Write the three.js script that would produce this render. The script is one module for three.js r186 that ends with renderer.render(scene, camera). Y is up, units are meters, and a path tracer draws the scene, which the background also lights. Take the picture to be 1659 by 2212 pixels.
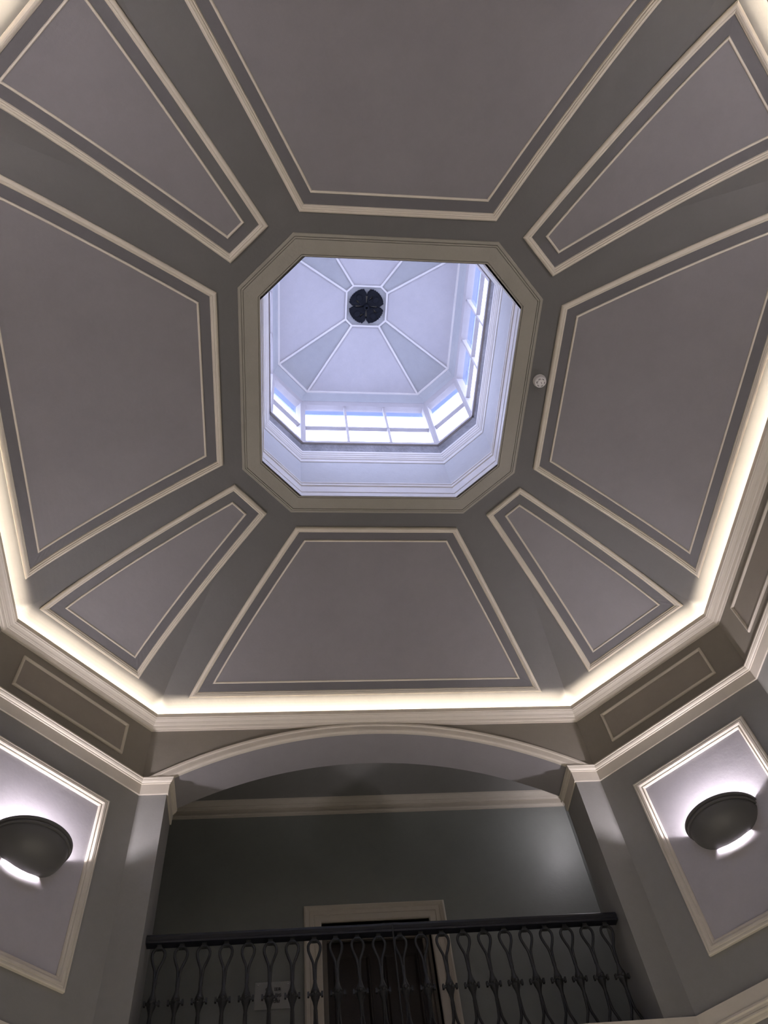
import * as THREE from 'three';
import { RectAreaLightUniformsLib } from 'three/addons/lights/RectAreaLightUniformsLib.js';
import { mergeGeometries, toCreasedNormals } from 'three/addons/utils/BufferGeometryUtils.js';
import { RoundedBoxGeometry } from 'three/addons/geometries/RoundedBoxGeometry.js';
import { FontLoader } from 'three/addons/loaders/FontLoader.js';
import { TextGeometry } from 'three/addons/geometries/TextGeometry.js';

RectAreaLightUniformsLib.init();
const scene = new THREE.Scene();

// ---------- camera (looking up into the octagonal hall; y = 0 is the lip of the lit cornice) ----------
const camera = new THREE.PerspectiveCamera(2 * Math.atan(1106 / 1767.04) * 180 / Math.PI, 1659 / 2212, 0.05, 60);
camera.position.set(-0.6774, -5.0867, 2.1909);
camera.rotation.set(1.02720656, -0.220206808, -0.181867595, 'YXZ');
scene.add(camera);

// ---------- sky, exposure ----------
scene.background = new THREE.Color().setRGB(4.4, 4.85, 7.3);
const renderer = new THREE.WebGLRenderer();
renderer.toneMapping = THREE.LinearToneMapping;
renderer.toneMappingExposure = 1.06;
renderer.shadowMap.enabled = true;
const LED_POWER = 310, LED_COLOR = new THREE.Color().setRGB(1, 0.85, 0.68);
const HALL_FILL_POWER = 60, HALL_FILL_COLOR = new THREE.Color().setRGB(1, 0.95, 0.89);
const GALLERY_POWER = 0.42;
const LAMP_POWER = 4.5, LAMP_COLOR = new THREE.Color().setRGB(1, 0.93, 1.0);

// ---------- plan of the hall ----------
const V2 = (x, z) => ({ x, z });
const octagon = (a, dz, dx, b, rear = dz, rb = b) => [V2(-a, -dz), V2(a, -dz), V2(dx, -b), V2(dx, rb), V2(a, rear), V2(-a, rear), V2(-dx, rb), V2(-dx, -b)];
const SIDES = ['front', 'front_right', 'right', 'back_right', 'back', 'back_left', 'left', 'front_left'];
const WALL = octagon(1.795, 2.85, 2.795, 1.795, 2.72, 1.72);   // wall faces; the rear is a little shallower
const RING = octagon(0.677, 1.046, 1.040, 0.677);         // outer edge of the frame round the lantern
const OPEN = octagon(0.601, 0.900, 0.896, 0.602);         // shaft of the lantern
const CEIL_Y = 0.395, COVE = 1.9, RISE = 0.44, FLOOR_Y = -6.62, GALLERY_Y = -2.58;
function frame(poly, k) {                                  // middle, direction along the side, inward normal, half length
  const p = poly[k], q = poly[(k + 1) % 8], l = Math.hypot(q.x - p.x, q.z - p.z);
  const t = V2((q.x - p.x) / l, (q.z - p.z) / l);
  return { m: V2((p.x + q.x) / 2, (p.z + q.z) / 2), t, n: V2(-t.z, t.x), half: l / 2 };
}
function inset(poly, s) {                                  // parallel offset towards the middle
  const out = [];
  for (let k = 0; k < 8; k++) {
    const A = frame(poly, (k + 7) % 8), B = frame(poly, k), c = poly[k];
    const dot = A.n.x * B.n.x + A.n.z * B.n.z, f = s / (1 + dot);
    out.push(V2(c.x + (A.n.x + B.n.x) * f, c.z + (A.n.z + B.n.z) * f));
  }
  return out;
}

// ---------- seeded noise and materials ----------
let seed = 12345;
const rnd = () => { seed = (seed * 1664525 + 1013904223) >>> 0; return seed / 4294967296; };
function noiseTexture(size, cells, lo, hi, colour) {       // tiling value noise, several octaves
  const d = new Float32Array(size * size);
  let amp = 1, tot = 0;
  for (const c of cells) {
    const g = Array.from({ length: c * c }, rnd);
    for (let y = 0; y < size; y++) for (let x = 0; x < size; x++) {
      const fx = x / size * c, fy = y / size * c, x0 = Math.floor(fx), y0 = Math.floor(fy);
      let u = fx - x0, v = fy - y0; u = u * u * (3 - 2 * u); v = v * v * (3 - 2 * v);
      const G = (i, j) => g[(j % c) * c + (i % c)];
      d[y * size + x] += amp * ((G(x0, y0) * (1 - u) + G(x0 + 1, y0) * u) * (1 - v) + (G(x0, y0 + 1) * (1 - u) + G(x0 + 1, y0 + 1) * u) * v);
    }
    tot += amp; amp *= 0.7;
  }
  const a = new Uint8Array(size * size * 4);
  for (let i = 0; i < d.length; i++) {
    const v = Math.round(255 * (lo + (hi - lo) * Math.min(1, Math.max(0, d[i] / tot))));
    a[i * 4] = a[i * 4 + 1] = a[i * 4 + 2] = v; a[i * 4 + 3] = 255;
  }
  const t = new THREE.DataTexture(a, size, size);
  t.wrapS = t.wrapT = THREE.RepeatWrapping; t.magFilter = THREE.LinearFilter; t.minFilter = THREE.LinearMipmapLinearFilter; t.generateMipmaps = true;
  if (colour) t.colorSpace = THREE.SRGBColorSpace;
  t.needsUpdate = true; return t;
}
const paintMap = noiseTexture(512, [6, 24, 96], 0.945, 1.0, true);
const grainMap = noiseTexture(512, [16, 64, 256], 0, 1, false);
const roughPlasterMap = noiseTexture(512, [12, 40, 110], 0.72, 1.0, true);
function paint(r, g, b, rough = 0.62, bump = 0.0008, map = paintMap) {
  const m = new THREE.MeshStandardMaterial({ map, bumpMap: grainMap, bumpScale: bump, roughness: rough, side: THREE.DoubleSide });
  m.color.setRGB(r, g, b); return m;
}
const M = {
  ground: paint(0.112, 0.109, 0.105),          // dark grey ceiling ground
  band: paint(0.116, 0.111, 0.115),            // border inside the panels
  field: paint(0.195, 0.183, 0.192),           // lilac grey fields of the ceiling panels
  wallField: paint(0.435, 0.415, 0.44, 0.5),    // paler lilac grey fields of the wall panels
  cream: paint(0.64, 0.585, 0.50, 0.5, 0.00005),        // cream mouldings
  frame: paint(0.275, 0.258, 0.220, 0.5),      // olive stone frame round the lantern
  wall: paint(0.248, 0.242, 0.232, 0.45),
  frieze: paint(0.250, 0.225, 0.190, 0.55),
  friezeField: paint(0.300, 0.268, 0.232, 0.55),
  gallery: paint(0.262, 0.274, 0.260, 0.5),
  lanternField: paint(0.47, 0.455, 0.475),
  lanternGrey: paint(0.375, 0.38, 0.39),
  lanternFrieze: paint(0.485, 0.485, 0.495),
  white: paint(0.70, 0.675, 0.66, 0.45),
  sill: paint(0.34, 0.335, 0.36, 0.9, 0.006, roughPlasterMap),
  eave: paint(0.30, 0.38, 0.58, 0.8),
  lead: paint(0.33, 0.34, 0.37, 0.7),
  carpet: paint(0.16, 0.13, 0.11, 0.95),
  stone: paint(0.58, 0.54, 0.48, 0.6),
  wood: paint(0.022, 0.014, 0.009, 0.5),
};
M.window = paint(0.41, 0.385, 0.39, 0.5);
M.soffit = paint(0.285, 0.270, 0.278);
const plain = (o, r, g, b) => { const m = new THREE.MeshPhysicalMaterial({ side: THREE.DoubleSide, ...o }); m.color.setRGB(r, g, b); return m; };
M.iron = plain({ roughness: 0.55 }, 0.012, 0.013, 0.014);
M.rail = plain({ roughness: 0.4 }, 0.006, 0.007, 0.012);
M.bronze = plain({ roughness: 0.75, specularIntensity: 0.25 }, 0.009, 0.010, 0.014);
M.bowl = plain({ roughness: 0.45, clearcoat: 0.15, clearcoatRoughness: 0.1, specularIntensity: 0.5 }, 0.108, 0.106, 0.107);
M.bowlInside = plain({ roughness: 0.5 }, 0.75, 0.73, 0.72);
M.plastic = plain({ roughness: 0.4 }, 0.62, 0.60, 0.60);
M.slot = plain({ roughness: 0.8 }, 0.02, 0.02, 0.02);
M.glass = plain({ roughness: 0.0, transmission: 1, thickness: 0, ior: 1.5 }, 1, 1, 1);
M.acrylic = plain({ roughness: 0.12, transmission: 0.85, thickness: 0, ior: 1.49 }, 0.95, 0.95, 0.95);
M.chrome = plain({ roughness: 0.15, metalness: 1 }, 0.85, 0.85, 0.85);
M.letter = plain({ roughness: 0.6 }, 0.01, 0.01, 0.01);
M.bulb = plain({ roughness: 0.5 }, 0.8, 0.8, 0.8); M.bulb.emissive.copy(LAMP_COLOR); M.bulb.emissiveIntensity = 3;
M.led = plain({ roughness: 0.5 }, 0.8, 0.8, 0.8); M.led.emissive.copy(LED_COLOR); M.led.emissiveIntensity = 3;

// ---------- object helpers ----------
const taken = {};
function numbered(name) { const n = taken[name] = (taken[name] ?? -1) + 1; return n ? `${name}_${String(n).padStart(3, '0')}` : name; }
function group(name, label, category, extra = {}) {
  const o = new THREE.Group(); o.name = numbered(name); o.userData = { label, category, ...extra }; scene.add(o); return o;
}
const structure = (name, label, category) => group(name, label, category, { kind: 'structure' });
function part(name, geo, mat, parent, label) {
  const m = new THREE.Mesh(geo, mat); m.name = name; m.castShadow = m.receiveShadow = true;
  if (label) m.userData.label = label;
  parent.add(m); return m;
}
function subGroup(name, parent) { const g = new THREE.Group(); g.name = name; parent.add(g); return g; }
function finish(pos) {                                     // triangles (flat array of xyz) to a flat-shaded geometry with uv in metres
  const g = new THREE.BufferGeometry();
  g.setAttribute('position', new THREE.Float32BufferAttribute(pos, 3));
  g.computeVertexNormals(); return metreUV(g);
}
function metreUV(g) {
  if (g.index) { const h = g.toNonIndexed(); g = h; }
  const p = g.attributes.position, uv = new Float32Array(p.count * 2), a = new THREE.Vector3(), b = new THREE.Vector3(), c = new THREE.Vector3();
  for (let i = 0; i < p.count; i += 3) {
    a.fromBufferAttribute(p, i); b.fromBufferAttribute(p, i + 1); c.fromBufferAttribute(p, i + 2);
    const n = b.clone().sub(a).cross(c.clone().sub(a)), ax = Math.abs(n.x), ay = Math.abs(n.y), az = Math.abs(n.z);
    [a, b, c].forEach((v, j) => {
      const [u, w] = ay >= ax && ay >= az ? [v.x, v.z] : ax >= az ? [v.z, v.y] : [v.x, v.y];
      uv[(i + j) * 2] = u * 0.9; uv[(i + j) * 2 + 1] = w * 0.9;
    });
  }
  g.setAttribute('uv', new THREE.BufferAttribute(uv, 2)); return g;
}
const quad = (out, a, b, c, d) => out.push(...a, ...b, ...c, ...a, ...c, ...d);
const box = (w, h, d, x = 0, y = 0, z = 0) => metreUV(new THREE.BoxGeometry(w, h, d).translate(x, y, z));
// one side of a moulding that runs round a polygon: profile = [inward offset, height]
function mouldingSide(poly, k, profile, closed = false) {
  const out = [], rows = profile.map(([s, y]) => { const q = inset(poly, s), a = q[k], b = q[(k + 1) % 8]; return [[a.x, y, a.z], [b.x, y, b.z]]; });
  for (let i = 0; i + 1 < rows.length + (closed ? 1 : 0); i++) { const A = rows[i], B = rows[(i + 1) % rows.length]; quad(out, A[0], A[1], B[1], B[0]); }
  return finish(out);
}
function loftSide(levels, k) {                             // levels = [polygon, height]
  const out = [];
  for (let i = 0; i + 1 < levels.length; i++) {
    const [P, y] = levels[i], [Q, z] = levels[i + 1], j = (k + 1) % 8;
    quad(out, [P[k].x, y, P[k].z], [P[j].x, y, P[j].z], [Q[j].x, z, Q[j].z], [Q[k].x, z, Q[k].z]);
  }
  return finish(out);
}
// places local (u along the side, y up, o out of the wall) geometry on side k of a polygon
function onSide(g, poly, k, out = 0) {
  const f = frame(poly, k), m = new THREE.Matrix4().makeBasis(new THREE.Vector3(f.t.x, 0, f.t.z), new THREE.Vector3(0, 1, 0), new THREE.Vector3(f.n.x, 0, f.n.z));
  m.setPosition(f.m.x + f.n.x * out, 0, f.m.z + f.n.z * out); g.applyMatrix4(m); return g;
}
// rectangular frame moulding in the local xy plane: profile = [inset, height out of the wall]
function rectFrame(x0, x1, y0, y1, profile) {
  const out = [], ring = ([o, h]) => [[x0 + o, y0 + o, h], [x1 - o, y0 + o, h], [x1 - o, y1 - o, h], [x0 + o, y1 - o, h]];
  for (let i = 0; i + 1 < profile.length; i++) {
    const A = ring(profile[i]), B = ring(profile[i + 1]);
    for (let j = 0; j < 4; j++) quad(out, A[j], A[(j + 1) % 4], B[(j + 1) % 4], B[j]);
  }
  return finish(out);
}

// ======================================================= THE HALL =======================================================
// ---------- ceiling: flat octagon with a cove all round, eight framed panels ----------
const ceiling = structure('ceiling', 'dark grey coved plaster ceiling of the octagonal hall with eight framed panels', 'ceiling');
const coveProfile = [];
const vaultY = (s) => s >= COVE ? CEIL_Y : CEIL_Y - RISE + RISE * Math.sqrt(Math.max(0, 1 - ((COVE - s) / COVE) ** 2));   // elliptical vault, s = distance from the wall
for (let i = 0; i <= 40; i++) { const s = 1.70 * (1 - i / 40) ** 2; coveProfile.push([s, vaultY(s)]); }
for (let k = 0; k < 8; k++) {
  const levels = [[inset(OPEN, -0.05), CEIL_Y], ...coveProfile.map(([s, y]) => [inset(WALL, s), y])];
  part('ceiling_segment', loftSide(levels, k), M.ground, ceiling);
}
const panelMoulding = [[0, -0.002], [0, 0.016], [0.005, 0.024], [0.012, 0.029], [0.021, 0.030], [0.0225, 0.025], [0.0245, 0.025], [0.027, 0.028], [0.034, 0.024], [0.036, 0.016], [0.038, 0.016], [0.043, 0.013], [0.047, 0.003]];
const panelTrim = [[0, 0.002], [0, 0.008], [0.0035, 0.0135], [0.0085, 0.015], [0.0125, 0.0135], [0.016, 0.008], [0.016, 0.003]];
for (let k = 0; k < 8; k++) {
  const f = frame(WALL, k), dist = -(f.m.x * f.n.x + f.m.z * f.n.z), diag = k % 2 === 1;
  const [d0, w0, beta, gap] = diag ? [1.354, 0.173, 0.183, 0.170] : [1.178, 0.638, 0.577, 0.155];
  const table = [[d0 - 0.02, d0 - 0.02, vaultY(dist - d0 + 0.02)]];             // [arc length, distance from the axis, height]
  for (let D = d0 - 0.02; D < dist - 0.004;) { const E = D + 0.004, last = table[table.length - 1], y = vaultY(dist - E); table.push([last[0] + Math.hypot(0.004, y - last[2]), E, y]); D = E; }
  const at = (tau) => { let i = 1; while (i < table.length - 1 && table[i][0] < tau) i++; const [t0, a0, y0] = table[i - 1], [t1, a1, y1] = table[i], u = (tau - t0) / (t1 - t0); return [a0 + (a1 - a0) * u, y0 + (y1 - y0) * u, Math.atan2(y0 - y1, a1 - a0)]; };
  const tEnd = table.find((r) => r[1] >= dist - gap)[0], N = 34, slope = Math.sqrt(1 + beta * beta);
  const centre = diag ? 0 : -(f.m.x * f.t.x + f.m.z * f.t.z);
  const spot = (p, tau, h) => { const [D, y, a] = at(tau), r = D - h * Math.sin(a); return [f.t.x * p - f.n.x * r, y - h * Math.cos(a), f.t.z * p - f.n.z * r]; };
  const rows = (o, h) => {
    const L = [], R = [];
    for (let i = 0; i <= N; i++) { const tau = d0 + o + (tEnd - o - d0 - o) * i / N, w = w0 + beta * (at(tau)[0] - d0) - o * slope; L.push(spot(-w, tau, h)); R.push(spot(w, tau, h)); }
    return [L, R];
  };
  const loop = (o, h) => { const [L, R] = rows(o, h); return [...L, ...R.reverse()]; };
  const loft = (profile) => {
    const out = [], rings = profile.map(([o, h]) => loop(o, h));
    for (let i = 0; i + 1 < rings.length; i++) for (let j = 0; j < rings[i].length; j++) { const n = (j + 1) % rings[i].length; quad(out, rings[i][j], rings[i][n], rings[i + 1][n], rings[i + 1][j]); }
    return finish(out);
  };
  const fill = (o, h) => { const out = [], [L, R] = rows(o, h); for (let i = 0; i < N; i++) quad(out, L[i], R[i], R[i + 1], L[i + 1]); return finish(out); };
  const P = subGroup('ceiling_panel', ceiling);
  P.userData.label = diag ? 'narrow tapering ceiling panel over a corner wall' : 'wide tapering ceiling panel over a main wall';
  part('outer_moulding', loft(panelMoulding), M.cream, P, 'cream stepped moulding');
  part('border', loft([[0.044, 0.002], [0.121, 0.002]]), M.band, P, 'dark grey border');
  part('inner_trim', loft(panelTrim.map(([o, h]) => [o + 0.117, h])), M.cream, P, 'thin cream bead');
  part('field', fill(0.127, 0.004), M.field, P, 'pale lilac grey field');
}

// ---------- walls ----------
const sconceMoulding = [[0, 0], [0, 0.020], [0.005, 0.025], [0.014, 0.026], [0.017, 0.022], [0.020, 0.022], [0.025, 0.026], [0.040, 0.026], [0.050, 0.021], [0.053, 0.016], [0.057, 0.016], [0.061, 0.018], [0.067, 0.016], [0.074, 0.009], [0.074, 0.002]];
const friezeMoulding = [[0, 0], [0, 0.012], [0.005, 0.018], [0.014, 0.018], [0.020, 0.012], [0.023, 0.002]];
const places = { front: 'with the arched gallery opening', front_right: 'narrow corner wall with a sconce right of the gallery arch', right: 'wide side wall next to the corner wall right of the arch', back_right: 'narrow corner wall between the right and rear walls', back: 'wide rear wall facing the gallery arch', back_left: 'narrow corner wall between the left and rear walls', left: 'wide side wall next to the corner wall left of the arch', front_left: 'narrow corner wall with a sconce left of the gallery arch' };
const T = 0.3;
const ARCH_R = 3.15, ARCH_C = -0.178 - ARCH_R, HALF = 1.592, SPRING = ARCH_C + Math.sqrt(ARCH_R * ARCH_R - HALF * HALF);
const arcPts = (R, half, n = 48) => { const a = Math.asin(half / R), p = []; for (let i = 0; i <= n; i++) { const t = -a + 2 * a * i / n; p.push([R * Math.sin(t), ARCH_C + R * Math.cos(t)]); } return p; };
SIDES.forEach((side, k) => {
  const f = frame(WALL, k), w = structure('wall_' + side, (k === 0 ? 'grey plaster wall ' : 'grey plaster ') + places[side], 'wall');
  if (k === 0) {
    const z0 = -2.85, z1 = -3.19, out = [];
    const slab = (pts, mat, name) => {
      const s = new THREE.Shape(pts.map(([x, y]) => new THREE.Vector2(x, y)));
      part(name, metreUV(new THREE.ExtrudeGeometry(s, { depth: z0 - z1, bevelEnabled: false }).translate(0, 0, z1)), mat, w);
    };
    const E = 1.9, S = -0.64;
    slab([[-E, 0.3], [-E, S], [-HALF, S], ...arcPts(ARCH_R, HALF), [HALF, S], [E, S], [E, 0.3]], M.frieze, 'arch_spandrel');
    slab([[-E, S], [-E, GALLERY_Y], [-HALF, GALLERY_Y], [-HALF, S]], M.wall, 'pier');
    slab([[E, S], [HALF, S], [HALF, GALLERY_Y], [E, GALLERY_Y]], M.wall, 'pier');
    slab([[-E, GALLERY_Y], [E, GALLERY_Y], [E, FLOOR_Y], [-E, FLOOR_Y]], M.wall, 'lower_wall');
    // painted soffit of the arch, a thin plaster skin under the spandrel
    const sk = arcPts(ARCH_R - 0.006, HALF - 0.004);
    for (let i = 0; i + 1 < sk.length; i++) quad(out, [sk[i][0], sk[i][1], z0 + 0.002], [sk[i + 1][0], sk[i + 1][1], z0 + 0.002], [sk[i + 1][0], sk[i + 1][1], z1 - 0.002], [sk[i][0], sk[i][1], z1 - 0.002]);
    part('arch_soffit', finish(out), M.soffit, w, 'lilac grey underside of the arch');
    // archivolt
    const prof = [[-0.004, -0.03], [-0.004, 0.022], [0.010, 0.030], [0.030, 0.032], [0.034, 0.026], [0.060, 0.028], [0.066, 0.034], [0.084, 0.034], [0.092, 0.026], [0.096, 0.012], [0.096, -0.004]];
    const av = [], rows = prof.map(([r, h]) => arcPts(ARCH_R + r, Math.sqrt((ARCH_R + r) ** 2 - (-0.609 - ARCH_C) ** 2), 64).map(([x, y]) => [x, y, z0 + h]));
    for (let i = 0; i + 1 < rows.length; i++) for (let j = 0; j < 64; j++) quad(av, rows[i][j], rows[i][j + 1], rows[i + 1][j + 1], rows[i + 1][j]);
    part('archivolt', finish(av), M.cream, w, 'cream moulding along the arch');
    return;
  }
  const L = f.half * 2 + 0.2;
  part('lower_plaster', onSide(box(L, -0.64 - FLOOR_Y, T, 0, (-0.64 + FLOOR_Y) / 2, -T / 2), WALL, k), M.wall, w);
  part('frieze', onSide(box(L, 0.94, T, 0, -0.17, -T / 2), WALL, k), M.frieze, w, 'taupe frieze under the lit cornice');
  const half = k % 2 ? 0.5 : 1.52;
  part('frieze_moulding', onSide(rectFrame(-half, half, -0.492, -0.19, friezeMoulding), WALL, k), M.cream, w, 'thin raised rectangle on the frieze');
  part('frieze_field', onSide(box(half * 2 - 0.04, 0.262, 0.003, 0, -0.341, 0.0015), WALL, k), M.friezeField, w);
  if (k % 2) {
    part('panel_moulding', onSide(rectFrame(-0.487, 0.487, -2.305, -0.955, sconceMoulding), WALL, k), M.cream, w, 'cream stepped panel moulding');
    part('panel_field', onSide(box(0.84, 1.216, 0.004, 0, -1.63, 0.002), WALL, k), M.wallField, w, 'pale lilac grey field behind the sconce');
  }
});
const floor = structure('floor', 'pale stone floor of the hall', 'floor');
part('floor_slab', box(6.4, 0.2, 6.4, 0, FLOOR_Y - 0.1, 0), M.stone, floor);

// ---------- cornice with hidden light, string courses ----------
const cornice = structure('trim_1', 'cream stepped cornice round the hall that hides the light strip', 'cornice');
const corniceProfile = [[-0.01, -0.039], [0.083, -0.039], [0.083, 0], [0.095, 0], [0.0955, -0.006], [0.094, -0.036], [0.086, -0.040], [0.0855, -0.044], [0.072, -0.047], [0.060, -0.056], [0.052, -0.066], [0.048, -0.068], [0.046, -0.0655], [0.043, -0.070], [0.036, -0.074], [0.031, -0.084], [0.026, -0.092], [0.014, -0.095], [0.012, -0.102], [-0.01, -0.102]];
for (let k = 0; k < 8; k++) part('cornice_run', mouldingSide(WALL, k, corniceProfile, true), M.cream, cornice);
const string = structure('trim_2', 'cream string course below the frieze, broken by the gallery arch', 'string course');
const stringProfile = [[-0.01, -0.608], [0.040, -0.608], [0.041, -0.618], [0.036, -0.624], [0.035, -0.632], [0.029, -0.642], [0.021, -0.648], [0.020, -0.655], [0.013, -0.657], [0.012, -0.748], [-0.01, -0.748]];
for (let k = 1; k < 8; k++) part('string_run', mouldingSide(WALL, k, stringProfile, true), M.cream, string);
for (const sx of [-1, 1]) {                                // the two returns on the piers and through the reveals
  const out = [];
  const path = (s) => { const q = inset(WALL, s)[sx < 0 ? 0 : 1]; return [[q.x, q.z], [sx * (HALF - s), q.z], [sx * (HALF - s), -3.19]]; };
  const rows = stringProfile.map(([s, y]) => path(s).map(([x, z]) => [x, y, z]));
  for (let i = 0; i < rows.length; i++) { const A = rows[i], B = rows[(i + 1) % rows.length]; for (let j = 0; j < 2; j++) quad(out, A[j], A[j + 1], B[j + 1], B[j]); }
  for (let i = 1; i + 1 < rows.length; i++) out.push(...rows[0][2], ...rows[i][2], ...rows[i + 1][2]);
  part('string_return', finish(out), M.cream, string);
}
const lowString = structure('trim_3', 'cream string course at the level of the gallery floor', 'string course');
const lowProfile = [[-0.01, -2.572], [0.022, -2.572], [0.022, -2.655], [0.030, -2.660], [0.032, -2.672], [0.024, -2.680], [0.022, -2.694], [0.028, -2.700], [0.028, -2.710], [0.014, -2.716], [0.010, -2.735], [-0.01, -2.745]];
for (let k = 0; k < 8; k++) part('string_run', mouldingSide(WALL, k, lowProfile, true), M.cream, lowString);

// ---------- light strips behind the cornice ----------
for (let k = 0; k < 8; k++) {
  const at = inset(WALL, 0.0640), f = frame(at, k), len = f.half * 2 - 0.012;
  const strip = group('light_strip', 'warm light strip hidden behind the cornice above the ' + { front: 'gallery arch', front_right: 'right hand sconce of the arch', right: 'right wall', back_right: 'rear right corner wall', back: 'rear wall', back_left: 'rear left corner wall', left: 'left wall', front_left: 'left hand sconce of the arch' }[SIDES[k]], 'light strip', { group: 'light strips behind the cornice' });
  part('channel', onSide(box(len, 0.002, 0.012, 0, -0.0378, 0), at, k), M.white, strip);
  part('diodes', onSide(box(len, 0.0016, 0.010, 0, -0.0360, 0), at, k), M.led, strip);
  const light = new THREE.RectAreaLight(LED_COLOR, LED_POWER, len, 0.010);
  light.position.set(f.m.x, -0.0345, f.m.z);
  light.rotation.set(Math.PI / 2, 0, Math.atan2(f.t.z, f.t.x), 'XYZ');
  light.name = 'strip_light'; strip.add(light);
}

// ---------- sconces ----------
const bowlOuter = [[0.262, 0], [0.266, -0.004], [0.265, -0.014], [0.250, -0.017], [0.248, -0.023], [0.256, -0.027], [0.254, -0.036], [0.242, -0.039], [0.240, -0.045], [0.2455, -0.049], [0.243, -0.062], [0.236, -0.080], [0.222, -0.106], [0.200, -0.134], [0.172, -0.157], [0.135, -0.177], [0.095, -0.190], [0.05, -0.197], [0.001, -0.199]];
const bowlInner = [[0.262, 0], [0.246, -0.002], [0.232, -0.03], [0.230, -0.06], [0.226, -0.080], [0.212, -0.103], [0.192, -0.128], [0.164, -0.150], [0.130, -0.169], [0.092, -0.182], [0.05, -0.189], [0.001, -0.191]];
function bowlSurface(profile) {
  const n = 40, rows = profile.map(([r, y]) => {
    const row = [];
    for (let i = 0; i <= n; i++) { const a = Math.PI * i / n, u = r * Math.cos(a), o = Math.max(r * Math.sin(a), r < 0.12 ? 0.015 : 0.001); row.push([u, y, o]); }
    return row;
  });
  const pos = [], idx = [];
  rows.forEach((r) => r.forEach((p) => pos.push(...p)));
  for (let i = 0; i + 1 < rows.length; i++) for (let j = 0; j < n; j++) { const a = i * (n + 1) + j, b = a + n + 1; idx.push(a, b, a + 1, b, b + 1, a + 1); }
  const g = new THREE.BufferGeometry(); g.setAttribute('position', new THREE.Float32BufferAttribute(pos, 3)); g.setIndex(idx); return toCreasedNormals(g, 0.42);
}
function sconce(label, f, y, grp, power = LAMP_POWER) {                        // f = frame of the wall (middle, along, inward normal)
  const s = group('wall_sconce', label, 'wall lamp', { group: grp });
  s.position.set(f.m.x + f.n.x * 0.004, y, f.m.z + f.n.z * 0.004);
  s.rotation.y = Math.atan2(f.n.x, f.n.z);
  part('bowl', bowlSurface(bowlOuter), M.bowl, s, 'glossy grey moulded bowl');
  part('bowl_lining', bowlSurface(bowlInner), M.bowlInside, s, 'pale inside of the bowl');
  part('lamp_tube', new THREE.CapsuleGeometry(0.012, 0.10, 6, 12).rotateZ(Math.PI / 2).translate(0, -0.132, 0.060), M.bulb, s);
  for (const u of [-1, 1]) part('lamp_holder', box(0.014, 0.03, 0.05, u * 0.072, -0.132, 0.030), M.white, s);
  const light = new THREE.PointLight(LAMP_COLOR, power);
  light.position.set(0, -0.132, 0.060); light.castShadow = true; light.shadow.radius = 1.7; light.name = 'sconce_light'; s.add(light);
  return s;
}
const sconceLabels = { 1: 'grey half bowl wall sconce glowing up the corner panel right of the gallery arch', 3: 'grey half bowl wall sconce on the corner wall right of the rear wall', 5: 'grey half bowl wall sconce on the corner wall left of the rear wall', 7: 'grey half bowl wall sconce glowing up the corner panel left of the gallery arch' };
for (const k of [1, 7, 3, 5]) sconce(sconceLabels[k], frame(WALL, k), -1.552, 'half bowl sconces on the corner walls');
// added unseen lamps: fill light bounced off the stone floor onto bowls and soffits
const lowLabels = { 1: 'right of the gallery', 3: 'right of the rear wall', 5: 'left of the rear wall', 7: 'left of the gallery' };
for (const k of [1, 3, 5, 7]) {
  const f = frame(WALL, k), d = group('fill_downlight', 'added fill lamp in a cylinder shade low on the corner wall ' + lowLabels[k], 'wall lamp', { group: 'unseen fill lamps added in the lower hall' });
  d.position.set(f.m.x, -3.3, f.m.z); d.rotation.y = Math.atan2(f.n.x, f.n.z);
  part('back_plate', box(0.10, 0.16, 0.02, 0, 0, 0.01), M.bronze, d);
  part('arm', box(0.03, 0.03, 0.10, 0, 0, 0.06), M.bronze, d);
  part('shade', new THREE.CylinderGeometry(0.075, 0.075, 0.22, 28, 1, true).translate(0, 0, 0.18), M.bronze, d);
  part('shade_top', new THREE.CylinderGeometry(0.075, 0.075, 0.01, 28).translate(0, 0.11, 0.18), M.bronze, d);
  part('lens', new THREE.CylinderGeometry(0.070, 0.070, 0.008, 28).translate(0, -0.085, 0.18), M.bulb, d);
  const light = new THREE.SpotLight(HALL_FILL_COLOR, HALL_FILL_POWER, 0, 0.95, 0.6); light.position.set(0, -0.095, 0.18); light.castShadow = true; light.shadow.radius = 3; light.name = 'fill_downlight_lamp';
  light.target.position.set(0, -3.3, 1.4); d.add(light, light.target);
}

// ======================================================= THE LANTERN =======================================================
const ringFrame = structure('trim_4', 'flat olive stone coloured octagonal frame round the lantern opening', 'frame');
const ringW = 0.147;
const ringProfile = [[0, CEIL_Y + 0.002], [0, 0.386], [0.004, 0.383], [0.0205, 0.383], [0.0210, 0.392], [0.0240, 0.392], [0.0245, 0.381], [0.0345, 0.381], [0.0350, 0.390], [0.0380, 0.390], [0.0385, 0.382], [0.1330, 0.382], [0.1335, 0.390], [0.1362, 0.390], [0.1367, 0.382], [ringW, 0.382], [ringW, 0.41]];
for (let k = 0; k < 8; k++) part('frame_length', mouldingSide(RING, k, ringProfile), M.frame, ringFrame);
const shaft = structure('wall_lantern', 'pale octagonal shaft of the roof lantern with white mouldings and lilac grey frieze', 'lantern shaft');
const lining = [[0.004, 0.384], [0.006, 0.390], [0.006, 0.432], [0.002, 0.434], [0.002, 0.440], [0.008, 0.443], [0.008, 0.449], [0.004, 0.452], [0.004, 0.535], [0.012, 0.540], [0.014, 0.553], [0.008, 0.560], [0.006, 0.575], [0.012, 0.580], [0.012, 0.592], [0.004, 0.600], [0, 0.605]];
const SILL = octagon(0.575, 0.862, 0.850, 0.590);
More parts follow.
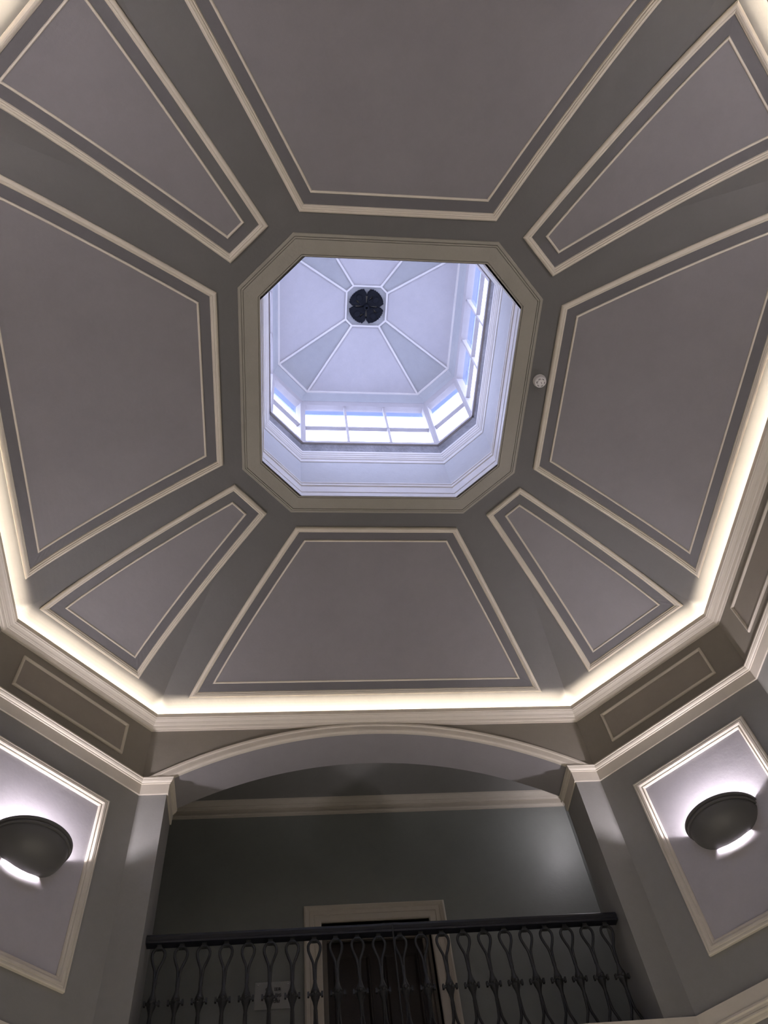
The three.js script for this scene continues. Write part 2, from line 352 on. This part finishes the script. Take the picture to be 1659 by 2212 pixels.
for (let k = 0; k < 8; k++) {
  part('lining', mouldingSide(OPEN, k, lining), M.white, shaft, 'white stepped lining of the opening');
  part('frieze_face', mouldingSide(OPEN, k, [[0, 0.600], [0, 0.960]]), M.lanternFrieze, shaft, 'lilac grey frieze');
  part('ledge_moulding', mouldingSide(OPEN, k, [[-0.01, 0.952], [0.006, 0.955], [0.010, 0.966], [0.004, 0.972], [0.006, 0.990], [0.016, 1.000], [0.016, 1.012], [0.022, 1.018], [0.024, 1.034], [0.030, 1.040], [0.031, 1.056], [0.037, 1.062], [0.038, 1.086], [-0.01, 1.090]]), M.white, shaft, 'white stepped ledge');
  part('sill', mouldingSide(OPEN, k, [[0.0, 1.086], [-0.008, 1.10], [-0.008, 1.15], [0.010, 1.20], [0.030, 1.235], [0.042, 1.256], [0.046, 1.268], [0.020, 1.268]]), M.sill, shaft, 'rough grey plaster sill');
  part('outer_skin', mouldingSide(OPEN, k, [[-0.10, 0.41], [-0.10, 1.24], [-0.01, 1.24]]), M.lead, shaft);
}
// windows: three panes wide on the wide sides, one pane wide on the corner sides, two panes high
const WIN = octagon(0.592, 0.884, 0.880, 0.592), Y0 = 1.235, Y1 = 2.14, PY0 = 1.262, PY1 = 2.035, BAR = 1.585;
SIDES.forEach((side, k) => {
  const f = frame(WIN, k), h = f.half - 0.004, n = k % 2 ? 1 : 3, stile = 0.034;
  const w = structure(`window_${k + 1}`, `${n === 3 ? 'white lantern window three panes wide' : 'narrow white lantern window one pane wide'} on the ${side.replace('_', ' ')} side`, 'window');
  w.userData.label = `${n === 3 ? 'wide six pane' : 'narrow two pane'} white lantern window above the ${{ front: 'gallery arch', front_right: 'right hand sconce', right: 'right wall', back_right: 'rear right corner wall', back: 'rear wall', back_left: 'rear left corner wall', left: 'left wall', front_left: 'left hand sconce' }[side]}`;
  const fr = mergeGeometries([box(h * 2, PY0 - Y0, 0.06, 0, (Y0 + PY0) / 2, 0), box(h * 2, Y1 - PY1, 0.06, 0, (Y1 + PY1) / 2, 0), box(stile, PY1 - PY0, 0.06, -h + stile / 2, (PY0 + PY1) / 2, 0), box(stile, PY1 - PY0, 0.06, h - stile / 2, (PY0 + PY1) / 2, 0)]);
  part('window_frame', onSide(fr, WIN, k), M.window, w);
  const x0 = -h + stile, x1 = h - stile, pw = (x1 - x0) / n, mb = 0.011;
  const bar = (w_, hh, x, y) => metreUV(new RoundedBoxGeometry(w_, hh, 0.036, 2, 0.005).translate(x, y, 0.002));
  part('glazing_bar', onSide(bar(x1 - x0, mb * 2, 0, BAR), WIN, k), M.window, w);
  for (let i = 1; i < n; i++) part('glazing_bar', onSide(bar(mb * 2, PY1 - PY0, x0 + pw * i, (PY0 + PY1) / 2), WIN, k), M.window, w);
  for (let i = 0; i < n; i++) for (const [a, b] of [[PY0, BAR], [BAR, PY1]])
    part('pane', onSide(new THREE.PlaneGeometry(pw - 0.004, b - a - 0.004).translate(x0 + pw * (i + 0.5), (a + b) / 2, -0.012), WIN, k), M.glass, w);
  // rounded post where two windows meet
  const c = WIN[k], post = new THREE.CylinderGeometry(0.034, 0.034, Y1 - Y0, 10).translate(c.x * 1.012, (Y0 + Y1) / 2, c.z * 1.012);
  part('corner_post', metreUV(post), M.window, w);
});
// lantern ceiling: shallow octagonal dome
const lc = structure('ceiling_lantern', 'pale lilac ceiling of the roof lantern divided by white ribs', 'ceiling');
const P0 = octagon(0.596, 0.888, 0.884, 0.596), P1 = octagon(0.583, 0.852, 0.856, 0.588), P2 = octagon(0.532, 0.806, 0.800, 0.536), P3 = octagon(0.126, 0.186, 0.186, 0.128);
const LY1 = 2.13, LY2 = 2.250, LY3 = 2.377;
for (let k = 0; k < 8; k++) {
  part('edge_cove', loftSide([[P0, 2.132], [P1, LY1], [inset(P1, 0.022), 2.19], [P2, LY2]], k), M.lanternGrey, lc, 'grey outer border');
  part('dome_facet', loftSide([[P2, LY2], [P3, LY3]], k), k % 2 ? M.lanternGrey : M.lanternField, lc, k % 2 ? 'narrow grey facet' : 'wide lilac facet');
  part('border_bead', loftSide([[inset(P2, -0.009), LY2 - 0.004], [inset(P2, -0.008), LY2 - 0.014], [inset(P2, 0.008), LY2 - 0.011], [inset(P2, 0.009), LY2]], k), M.white, lc);
  part('centre_bead', loftSide([[inset(P3, -0.009), LY3 - 0.003], [inset(P3, -0.008), LY3 - 0.013], [inset(P3, 0.007), LY3 - 0.012], [inset(P3, 0.008), LY3 + 0.002]], k), M.white, lc);
  const a = new THREE.Vector3(P2[k].x, LY2 - 0.006, P2[k].z), b = new THREE.Vector3(P3[k].x, LY3 - 0.005, P3[k].z), rib = new THREE.BoxGeometry(0.017, 0.014, a.distanceTo(b));
  rib.applyMatrix4(new THREE.Matrix4().lookAt(a, b, new THREE.Vector3(0, 1, 0)).setPosition(a.clone().add(b).multiplyScalar(0.5)));
  part('rib', metreUV(rib), M.white, lc);
}
const cap = []; for (let k = 0; k < 8; k++) { const j = (k + 1) % 8; cap.push(0, LY3 + 0.004, 0, P3[k].x, LY3 + 0.002, P3[k].z, P3[j].x, LY3 + 0.002, P3[j].z); }
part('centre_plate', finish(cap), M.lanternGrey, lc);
// roof over the lantern with its eaves, and the flat roof round it
const lroof = structure('roof_lantern', 'lantern roof with pale blue eaves overhanging the windows', 'roof');
for (let k = 0; k < 8; k++) {
  part('eave', mouldingSide(WIN, k, [[-0.03, 2.10], [-0.088, 2.085], [-0.092, 2.10], [-0.11, 2.115], [-0.11, 2.17], [-0.03, 2.17]], true), M.eave, lroof, 'blue grey eave');
  part('roof_slope', loftSide([[inset(WIN, -0.11), 2.17], [octagon(0.05, 0.08, 0.08, 0.05), 2.62]], k), M.lead, lroof);
}
const roof = structure('roof', 'flat lead roof round the lantern', 'roof');
for (let k = 0; k < 8; k++) part('roof_sheet', loftSide([[inset(OPEN, -0.06), 0.62], [inset(OPEN, -0.06), 0.70], [inset(WALL, -0.35), 0.66], [inset(WALL, -0.35), 0.2], [inset(WALL, -0.02), 0.2]], k), M.lead, roof);

// ---------- ceiling rose ----------
const rose = group('ceiling_rose', 'dark carved four leaf rose at the crown of the lantern', 'ceiling rose');
function leafShape() {
  const s = new THREE.Shape(), n = 44, pts = [];
  for (let i = 0; i <= n; i++) {
    const t = i / n * 2 - 1, a = t * 0.765, tooth = 0.004 * Math.abs(Math.sin(i * Math.PI / 4)) + 0.002 * Math.sin(i * 1.7);
    const r = (0.158 - 0.020 * Math.pow(Math.abs(t), 5) + (Math.abs(t) > 0.78 ? -0.16 * (Math.abs(t) - 0.78) : 0)) + tooth;
    pts.push(new THREE.Vector2(r * Math.cos(a), r * Math.sin(a)));
  }
  s.moveTo(0.020, -0.012); s.lineTo(0.085, -0.066); pts.forEach((p) => s.lineTo(p.x, p.y)); s.lineTo(0.085, 0.066); s.lineTo(0.020, 0.012);
  const h = new THREE.Path(); h.moveTo(0.042, 0.022); h.quadraticCurveTo(0.072, 0.048, 0.092, 0.036); h.quadraticCurveTo(0.106, 0.042, 0.116, 0.032); h.quadraticCurveTo(0.104, 0.018, 0.088, 0.014); h.quadraticCurveTo(0.070, 0.026, 0.042, 0.022);
  s.holes.push(h); return s;
}
function relief(g, f) { const p = g.attributes.position; for (let i = 0; i < p.count; i++) p.setZ(i, p.getZ(i) + f(p.getX(i), p.getY(i))); g.computeVertexNormals(); return g; }
for (let q = 0; q < 4; q++) {
  const swell = (x, y) => 0.012 * Math.sin(Math.min(1, Math.hypot(x, y) / 0.16) * Math.PI) + 0.004 * Math.cos(y * 220);
  const lay = (g) => g.rotateZ(Math.PI / 4 + q * Math.PI / 2).rotateX(Math.PI / 2).translate(0, LY3 + 0.003, 0);
  const leaf = part('leaf', metreUV(lay(relief(new THREE.ExtrudeGeometry(leafShape(), { depth: 0.016, bevelThickness: 0.006, bevelSize: 0.004, bevelSegments: 2, curveSegments: 10 }), swell))), M.bronze, rose, 'dark serrated leaf');
  const sc = new THREE.Shape(); sc.absellipse(0.107, -0.012, 0.026, 0.020, 0, Math.PI * 2);
  part('scroll', metreUV(lay(relief(new THREE.ExtrudeGeometry(sc, { depth: 0.022, bevelThickness: 0.008, bevelSize: 0.006, bevelSegments: 3, curveSegments: 18 }), () => 0.010))), M.bronze, leaf);
}
part('boss', metreUV(new THREE.LatheGeometry([[0, 0.040], [0.009, 0.040], [0.010, 0.060], [0.017, 0.068], [0.024, 0.060], [0.027, 0.040], [0.028, 0.0], [0, 0]].map(([r, y]) => new THREE.Vector2(r, y)), 28).rotateX(Math.PI).translate(0, LY3 + 0.002, 0)), M.bronze, rose, 'round hollow boss');

// ---------- smoke detector ----------
const det = group('smoke_detector', 'round white smoke detector on the ceiling beside the lantern frame', 'smoke detector');
det.position.set(1.110, CEIL_Y, 0.083);
const lathe = (pts, seg = 36) => new THREE.LatheGeometry(pts.map(([r, y]) => new THREE.Vector2(r, y)), seg);
part('base', metreUV(lathe([[0, 0], [0.047, 0], [0.048, -0.004], [0.048, -0.014], [0.046, -0.017], [0, -0.017]])), M.plastic, det);
part('housing', metreUV(lathe([[0.044, -0.017], [0.0455, -0.022], [0.043, -0.040], [0.038, -0.047], [0.034, -0.049], [0, -0.049]])), M.plastic, det);
part('cap', metreUV(lathe([[0.024, -0.049], [0.023, -0.054], [0.019, -0.0555], [0, -0.056]])), M.plastic, det);
for (const a of [0.3, 1.35, 2.4, 3.45, 4.5, 5.55]) {
  const g = new THREE.TorusGeometry(0.029, 0.0022, 6, 10, 0.55).rotateX(Math.PI / 2).rotateY(a).translate(0, -0.0488, 0);
  part('vent_slot', g, M.slot, det);
}
part('indicator', new THREE.BoxGeometry(0.003, 0.002, 0.018).rotateY(-0.5).translate(0.004, -0.0562, 0), M.slot, det);

// ======================================================= THE GALLERY =======================================================
const GX0 = -1.87, GX1 = 2.16, GZ = -4.6, GC = 0.565;
const gal = { back: structure('wall_gallery_back', 'dark green grey back wall of the gallery behind the balustrade', 'wall'), left: structure('wall_gallery_left', 'dark left end wall of the gallery', 'wall'), right: structure('wall_gallery_right', 'dark right end wall of the gallery', 'wall') };
const DX0 = -0.385, DX1 = 0.572, DTOP = -0.715;
const gw = (pts) => metreUV(new THREE.ExtrudeGeometry(new THREE.Shape(pts.map(([x, y]) => new THREE.Vector2(x, y))), { depth: 0.3, bevelEnabled: false }).translate(0, 0, GZ - 0.3));
part('plaster', gw([[GX0 - 0.2, GALLERY_Y - 0.2], [DX0, GALLERY_Y - 0.2], [DX0, DTOP], [DX1, DTOP], [DX1, GALLERY_Y - 0.2], [GX1 + 0.2, GALLERY_Y - 0.2], [GX1 + 0.2, GC + 0.1], [GX0 - 0.2, GC + 0.1]]), M.gallery, gal.back);
part('plaster', box(0.2, GC - GALLERY_Y + 0.3, 1.42, GX0 - 0.1, (GC + GALLERY_Y) / 2, -3.9), M.gallery, gal.left);
part('plaster', box(0.2, GC - GALLERY_Y + 0.3, 1.42, GX1 + 0.1, (GC + GALLERY_Y) / 2, -3.9), M.gallery, gal.right);
const gfloor = structure('floor_gallery', 'dark carpeted gallery floor', 'floor');
part('floor_slab', box(GX1 - GX0 + 0.4, 0.2, 2.0, (GX0 + GX1) / 2, GALLERY_Y - 0.1, -4.19), M.carpet, gfloor);
const gceil = structure('ceiling_gallery', 'dark plaster ceiling of the gallery behind the arch', 'ceiling');
part('ceiling_slab', box(GX1 - GX0 + 0.4, 0.15, 1.75, (GX0 + GX1) / 2, GC + 0.075, -4.02), M.wall, gceil);
// wall above the arch on the gallery side
part('upper_wall', box(GX1 - GX0 + 0.4, 0.5, 0.06, (GX0 + GX1) / 2, 0.35, -3.225), M.gallery, gceil);
for (const [x0, x1] of [[GX0 - 0.1, -1.88], [1.88, GX1 + 0.1]]) part('side_wall', box(Math.max(0.02, x1 - x0), GC - GALLERY_Y, 0.06, (x0 + x1) / 2, (GC + GALLERY_Y) / 2, -3.225), M.gallery, gceil);
// cornice of the gallery
const gcor = structure('trim_5', 'cream double cornice under the gallery ceiling', 'cornice');
const gProf = [[0, 0.445], [0.014, 0.445], [0.016, 0.462], [0.022, 0.466], [0.024, 0.478], [0.006, 0.482], [0.006, 0.538], [0.050, 0.538], [0.052, 0.505], [0.056, 0.505], [0.062, 0.518], [0.074, 0.522], [0.076, 0.530], [0.095, 0.538], [0.118, 0.550], [0.122, GC], [0, GC]];
const run = (fn) => { const out = [], rows = gProf.map(([s, y]) => fn(s).map(([x, z]) => [x, y, z])); for (let i = 0; i < rows.length; i++) { const A = rows[i], B = rows[(i + 1) % rows.length]; for (let j = 0; j + 1 < A.length; j++) quad(out, A[j], A[j + 1], B[j + 1], B[j]); } return finish(out); };
part('cornice_run', run((s) => [[GX0 + s, GZ + s], [GX1 - s, GZ + s]]), M.cream, gcor);
part('cornice_run', run((s) => [[GX0 + s, GZ + s], [GX0 + s, -3.26]]), M.cream, gcor);
part('cornice_run', run((s) => [[GX1 - s, GZ + s], [GX1 - s, -3.26]]), M.cream, gcor);
// door
const door = structure('door_1', 'dark wooden door in a cream moulded architrave behind the balustrade', 'door');
const ARW = 0.155, arch = [[0, 0], [0, 0.030], [0.008, 0.038], [0.018, 0.040], [0.026, 0.034], [0.034, 0.030], [0.046, 0.020], [0.048, 0.020], [0.052, 0.024], [0.086, 0.024], [0.090, 0.019], [0.094, 0.019], [0.098, 0.022], [0.143, 0.022], [0.150, 0.018], [ARW, 0.012], [ARW, -0.10]];
const arows = arch.map(([o, h]) => [[DX0 - ARW + o, GALLERY_Y, GZ + h], [DX0 - ARW + o, DTOP + ARW - o, GZ + h], [DX1 + ARW - o, DTOP + ARW - o, GZ + h], [DX1 + ARW - o, GALLERY_Y, GZ + h]]);
for (let j = 0; j < 3; j++) { const out = []; for (let i = 0; i + 1 < arows.length; i++) quad(out, arows[i][j], arows[i][j + 1], arows[i + 1][j + 1], arows[i + 1][j]); part(j === 1 ? 'architrave_head' : 'architrave_leg', finish(out), M.cream, door, 'cream moulded architrave'); }
for (const [x0, x1, y0, y1] of [[DX0, DX0 + 0.025, GALLERY_Y, DTOP], [DX1 - 0.025, DX1, GALLERY_Y, DTOP], [DX0, DX1, DTOP - 0.025, DTOP]]) part('lining', box(x1 - x0, y1 - y0, 0.19, (x0 + x1) / 2, (y0 + y1) / 2, GZ - 0.195), M.frieze, door);
for (const [x0, x1, y0, y1] of [[DX0 + 0.025, DX0 + 0.05, GALLERY_Y, DTOP - 0.025], [DX1 - 0.05, DX1 - 0.025, GALLERY_Y, DTOP - 0.025], [DX0 + 0.025, DX1 - 0.025, DTOP - 0.05, DTOP - 0.025]]) part('door_stop', box(x1 - x0, y1 - y0, 0.03, (x0 + x1) / 2, (y0 + y1) / 2, GZ - 0.20), M.frieze, door);
const leafW = DX1 - DX0 - 0.06, leafH = DTOP - GALLERY_Y - 0.04, lcx = (DX0 + DX1) / 2, leaf = part('door_leaf', box(leafW, leafH, 0.045, lcx, GALLERY_Y + 0.01 + leafH / 2, GZ - 0.245), M.wood, door, 'dark brown panelled door leaf');
for (const [sx, y0, y1] of [[-1, 0.10, 0.80], [1, 0.10, 0.80], [-1, 1.0, 1.70], [1, 1.0, 1.70]]) part('door_panel', rectFrame(lcx + sx * leafW * 0.24 - 0.16, lcx + sx * leafW * 0.24 + 0.16, GALLERY_Y + y0, GALLERY_Y + y1, [[0, 0], [0.006, 0.012], [0.02, 0.012], [0.035, 0.001]]).translate(0, 0, GZ - 0.222), M.wood, leaf);
const knob = part('door_knob', metreUV(lathe([[0, 0], [0.024, 0], [0.024, 0.006], [0.01, 0.01], [0.01, 0.035], [0.024, 0.042], [0.027, 0.055], [0.02, 0.066], [0, 0.07]], 20).rotateX(Math.PI / 2).translate(DX1 - 0.10, GALLERY_Y + 0.95, GZ - 0.222)), M.bronze, leaf);

// lamp on the end wall of the gallery, hidden by the reveal of the arch; it lights the corner of the back wall
const globe = group('globe_lamp', 'small opal globe wall lamp on the end wall of the gallery', 'wall lamp');
globe.position.set(GX1, 0.10, -4.12);
part('back_plate', metreUV(lathe([[0, 0], [0.045, 0], [0.045, 0.008], [0.02, 0.014], [0, 0.014]], 24).rotateZ(Math.PI / 2)), M.bronze, globe);
part('arm', metreUV(new THREE.CylinderGeometry(0.01, 0.01, 0.03, 12).rotateZ(Math.PI / 2).translate(-0.02, 0, 0)), M.bronze, globe);
part('globe', new THREE.SphereGeometry(0.05, 24, 16).translate(-0.082, 0, 0), M.bulb, globe, 'opal glass globe');
const globeLight = new THREE.PointLight(LAMP_COLOR, GALLERY_POWER); globeLight.position.set(-0.082, 0, 0); globeLight.castShadow = true; globeLight.shadow.radius = 2; globeLight.name = 'globe_light'; globe.add(globeLight);

// ---------- balustrade ----------
const RZ = -3.0, bal = group('balustrade', 'black iron balustrade of looped balusters across the gallery opening', 'balustrade');
const railShape = new THREE.Shape(); const rp = [[-0.031, -0.030], [-0.033, -0.018], [-0.026, -0.012], [-0.030, 0.0], [-0.034, 0.010], [-0.030, 0.026], [-0.018, 0.036], [0, 0.039], [0.018, 0.036], [0.030, 0.026], [0.034, 0.010], [0.030, 0.0], [0.026, -0.012], [0.033, -0.018], [0.031, -0.030]];
rp.forEach(([x, y], i) => i ? railShape.lineTo(x, y) : railShape.moveTo(x, y)); railShape.closePath();
part('handrail', metreUV(new THREE.ExtrudeGeometry(railShape, { depth: 3.17, bevelEnabled: false }).rotateY(Math.PI / 2).translate(-1.588, -1.812, RZ)), M.rail, bal, 'polished black handrail');
part('rail_joint', metreUV(new THREE.ExtrudeGeometry(railShape, { depth: 0.11, bevelEnabled: false }).scale(1.06, 1.06, 1).rotateY(Math.PI / 2).translate(-0.05, -1.812, RZ)), M.rail, bal, 'sleeve joint of the handrail');
part('bottom_bar', box(3.176, 0.018, 0.04, 0, GALLERY_Y + 0.009, RZ), M.iron, bal);
const v3 = (x, y, z = 0) => new THREE.Vector3(x, y, z);
function tube(pts, r0, r1 = r0, seg = 20) {
  const c = new THREE.CatmullRomCurve3(pts), g = new THREE.TubeGeometry(c, seg, 1, 7, false), p = g.attributes.position;
  for (let i = 0; i <= seg; i++) { const q = c.getPointAt(i / seg), r = r0 + (r1 - r0) * i / seg; for (let j = 0; j < 8; j++) { const n = i * 8 + j; p.setXYZ(n, q.x + (p.getX(n) - q.x) * r, q.y + (p.getY(n) - q.y) * r, q.z + (p.getZ(n) - q.z) * r); } }
  return g;
}
function balusterGeo() {
  const mid = -2.212, half = [];
  const top = (g) => half.push(g);
  for (const sx of [-1, 1]) top(tube([v3(0, -1.862), v3(sx * 0.022, -1.868), v3(sx * 0.038, -1.890), v3(sx * 0.039, -1.922), v3(sx * 0.026, -1.965), v3(sx * 0.011, -2.005), v3(sx * 0.006, -2.045), v3(sx * 0.004, -2.12)], 0.0098, 0.0085));
  top(new THREE.BoxGeometry(0.030, 0.030, 0.026).translate(0, -1.853, 0));
  top(new THREE.BoxGeometry(0.040, 0.010, 0.030).translate(0, -1.866, 0));
  top(lathe([[0.0095, -2.06], [0.0095, -2.10], [0.012, -2.14], [0.017, -2.165], [0.027, -2.190], [0.030, mid], [0.0, mid]], 8));
  const bottom = half.map((g) => g.clone().scale(1, -1, 1).translate(0, 2 * mid, 0));
  bottom.forEach((g) => { if (g.index) { const a = g.index.array; for (let i = 0; i < a.length; i += 3) [a[i], a[i + 1]] = [a[i + 1], a[i]]; } g.computeVertexNormals(); });
  return mergeGeometries([...half, ...bottom].map((g) => { const n = g.index ? g.toNonIndexed() : g; n.deleteAttribute('uv'); return n; }));
}
const balGeo = balusterGeo();
const bossGeo = mergeGeometries([new THREE.OctahedronGeometry(0.040, 0).scale(1, 1.15, 0.75), ...[-1, 1].map((s) => new THREE.CylinderGeometry(0.006, 0.017, 0.042, 8).rotateZ(-s * Math.PI / 2).translate(s * 0.024, 0, 0)), ...[-1, 1].map((s) => new THREE.BoxGeometry(0.012, 0.030, 0.022).translate(s * 0.043, 0, 0)), new THREE.SphereGeometry(0.012, 10, 8).translate(0, 0, 0.026), new THREE.SphereGeometry(0.012, 10, 8).translate(0, 0, -0.026)].map((g) => { const n = g.index ? g.toNonIndexed() : g; n.deleteAttribute('uv'); return n; })).translate(0, -2.212, 0);
for (let i = 0; i < 22; i++) {
  const x = -1.501 + i * (1.487 + 1.501) / 21;
  const b = part('baluster', balGeo, M.iron, bal); b.position.set(x, 0, RZ);
  part('boss', bossGeo, M.iron, b, 'cast diamond boss with side knobs');
}
part('stay_rod', metreUV(new THREE.CylinderGeometry(0.0055, 0.0055, 0.78, 8).translate(0.018, -2.19, RZ + 0.036)), M.iron, bal, 'thin vertical stay rod');

// ---------- notice plate beside the door ----------
const plate = group('notice_plate', 'small clear notice plate screwed to the gallery wall beside the door', 'sign');
plate.position.set(-0.795, -1.32, GZ);
part('plate', metreUV(new RoundedBoxGeometry(0.29, 0.22, 0.005, 2, 0.002).translate(0, 0, 0.012)), M.acrylic, plate);
for (const s of [-1, 1]) part('screw', metreUV(new THREE.SphereGeometry(0.0075, 12, 8).scale(1, 1, 0.6).translate(s * 0.123, 0.085, 0.016)), M.chrome, plate, 'shiny domed screw');
const font = await new FontLoader().loadAsync('fonts/droid/droid_sans_bold.typeface.json');
for (const [txt, x, y] of [['C', -0.062, 0.036], ['IER', 0.010, 0.036], ['NG', 0.020, -0.014], ['OM', 0.004, -0.062]])
  part('lettering', metreUV(new TextGeometry(txt, { font, size: 0.024, depth: 0.001, curveSegments: 4 }).translate(x, y, 0.0146)), M.letter, plate, 'small dark lettering');

renderer.render(scene, camera);
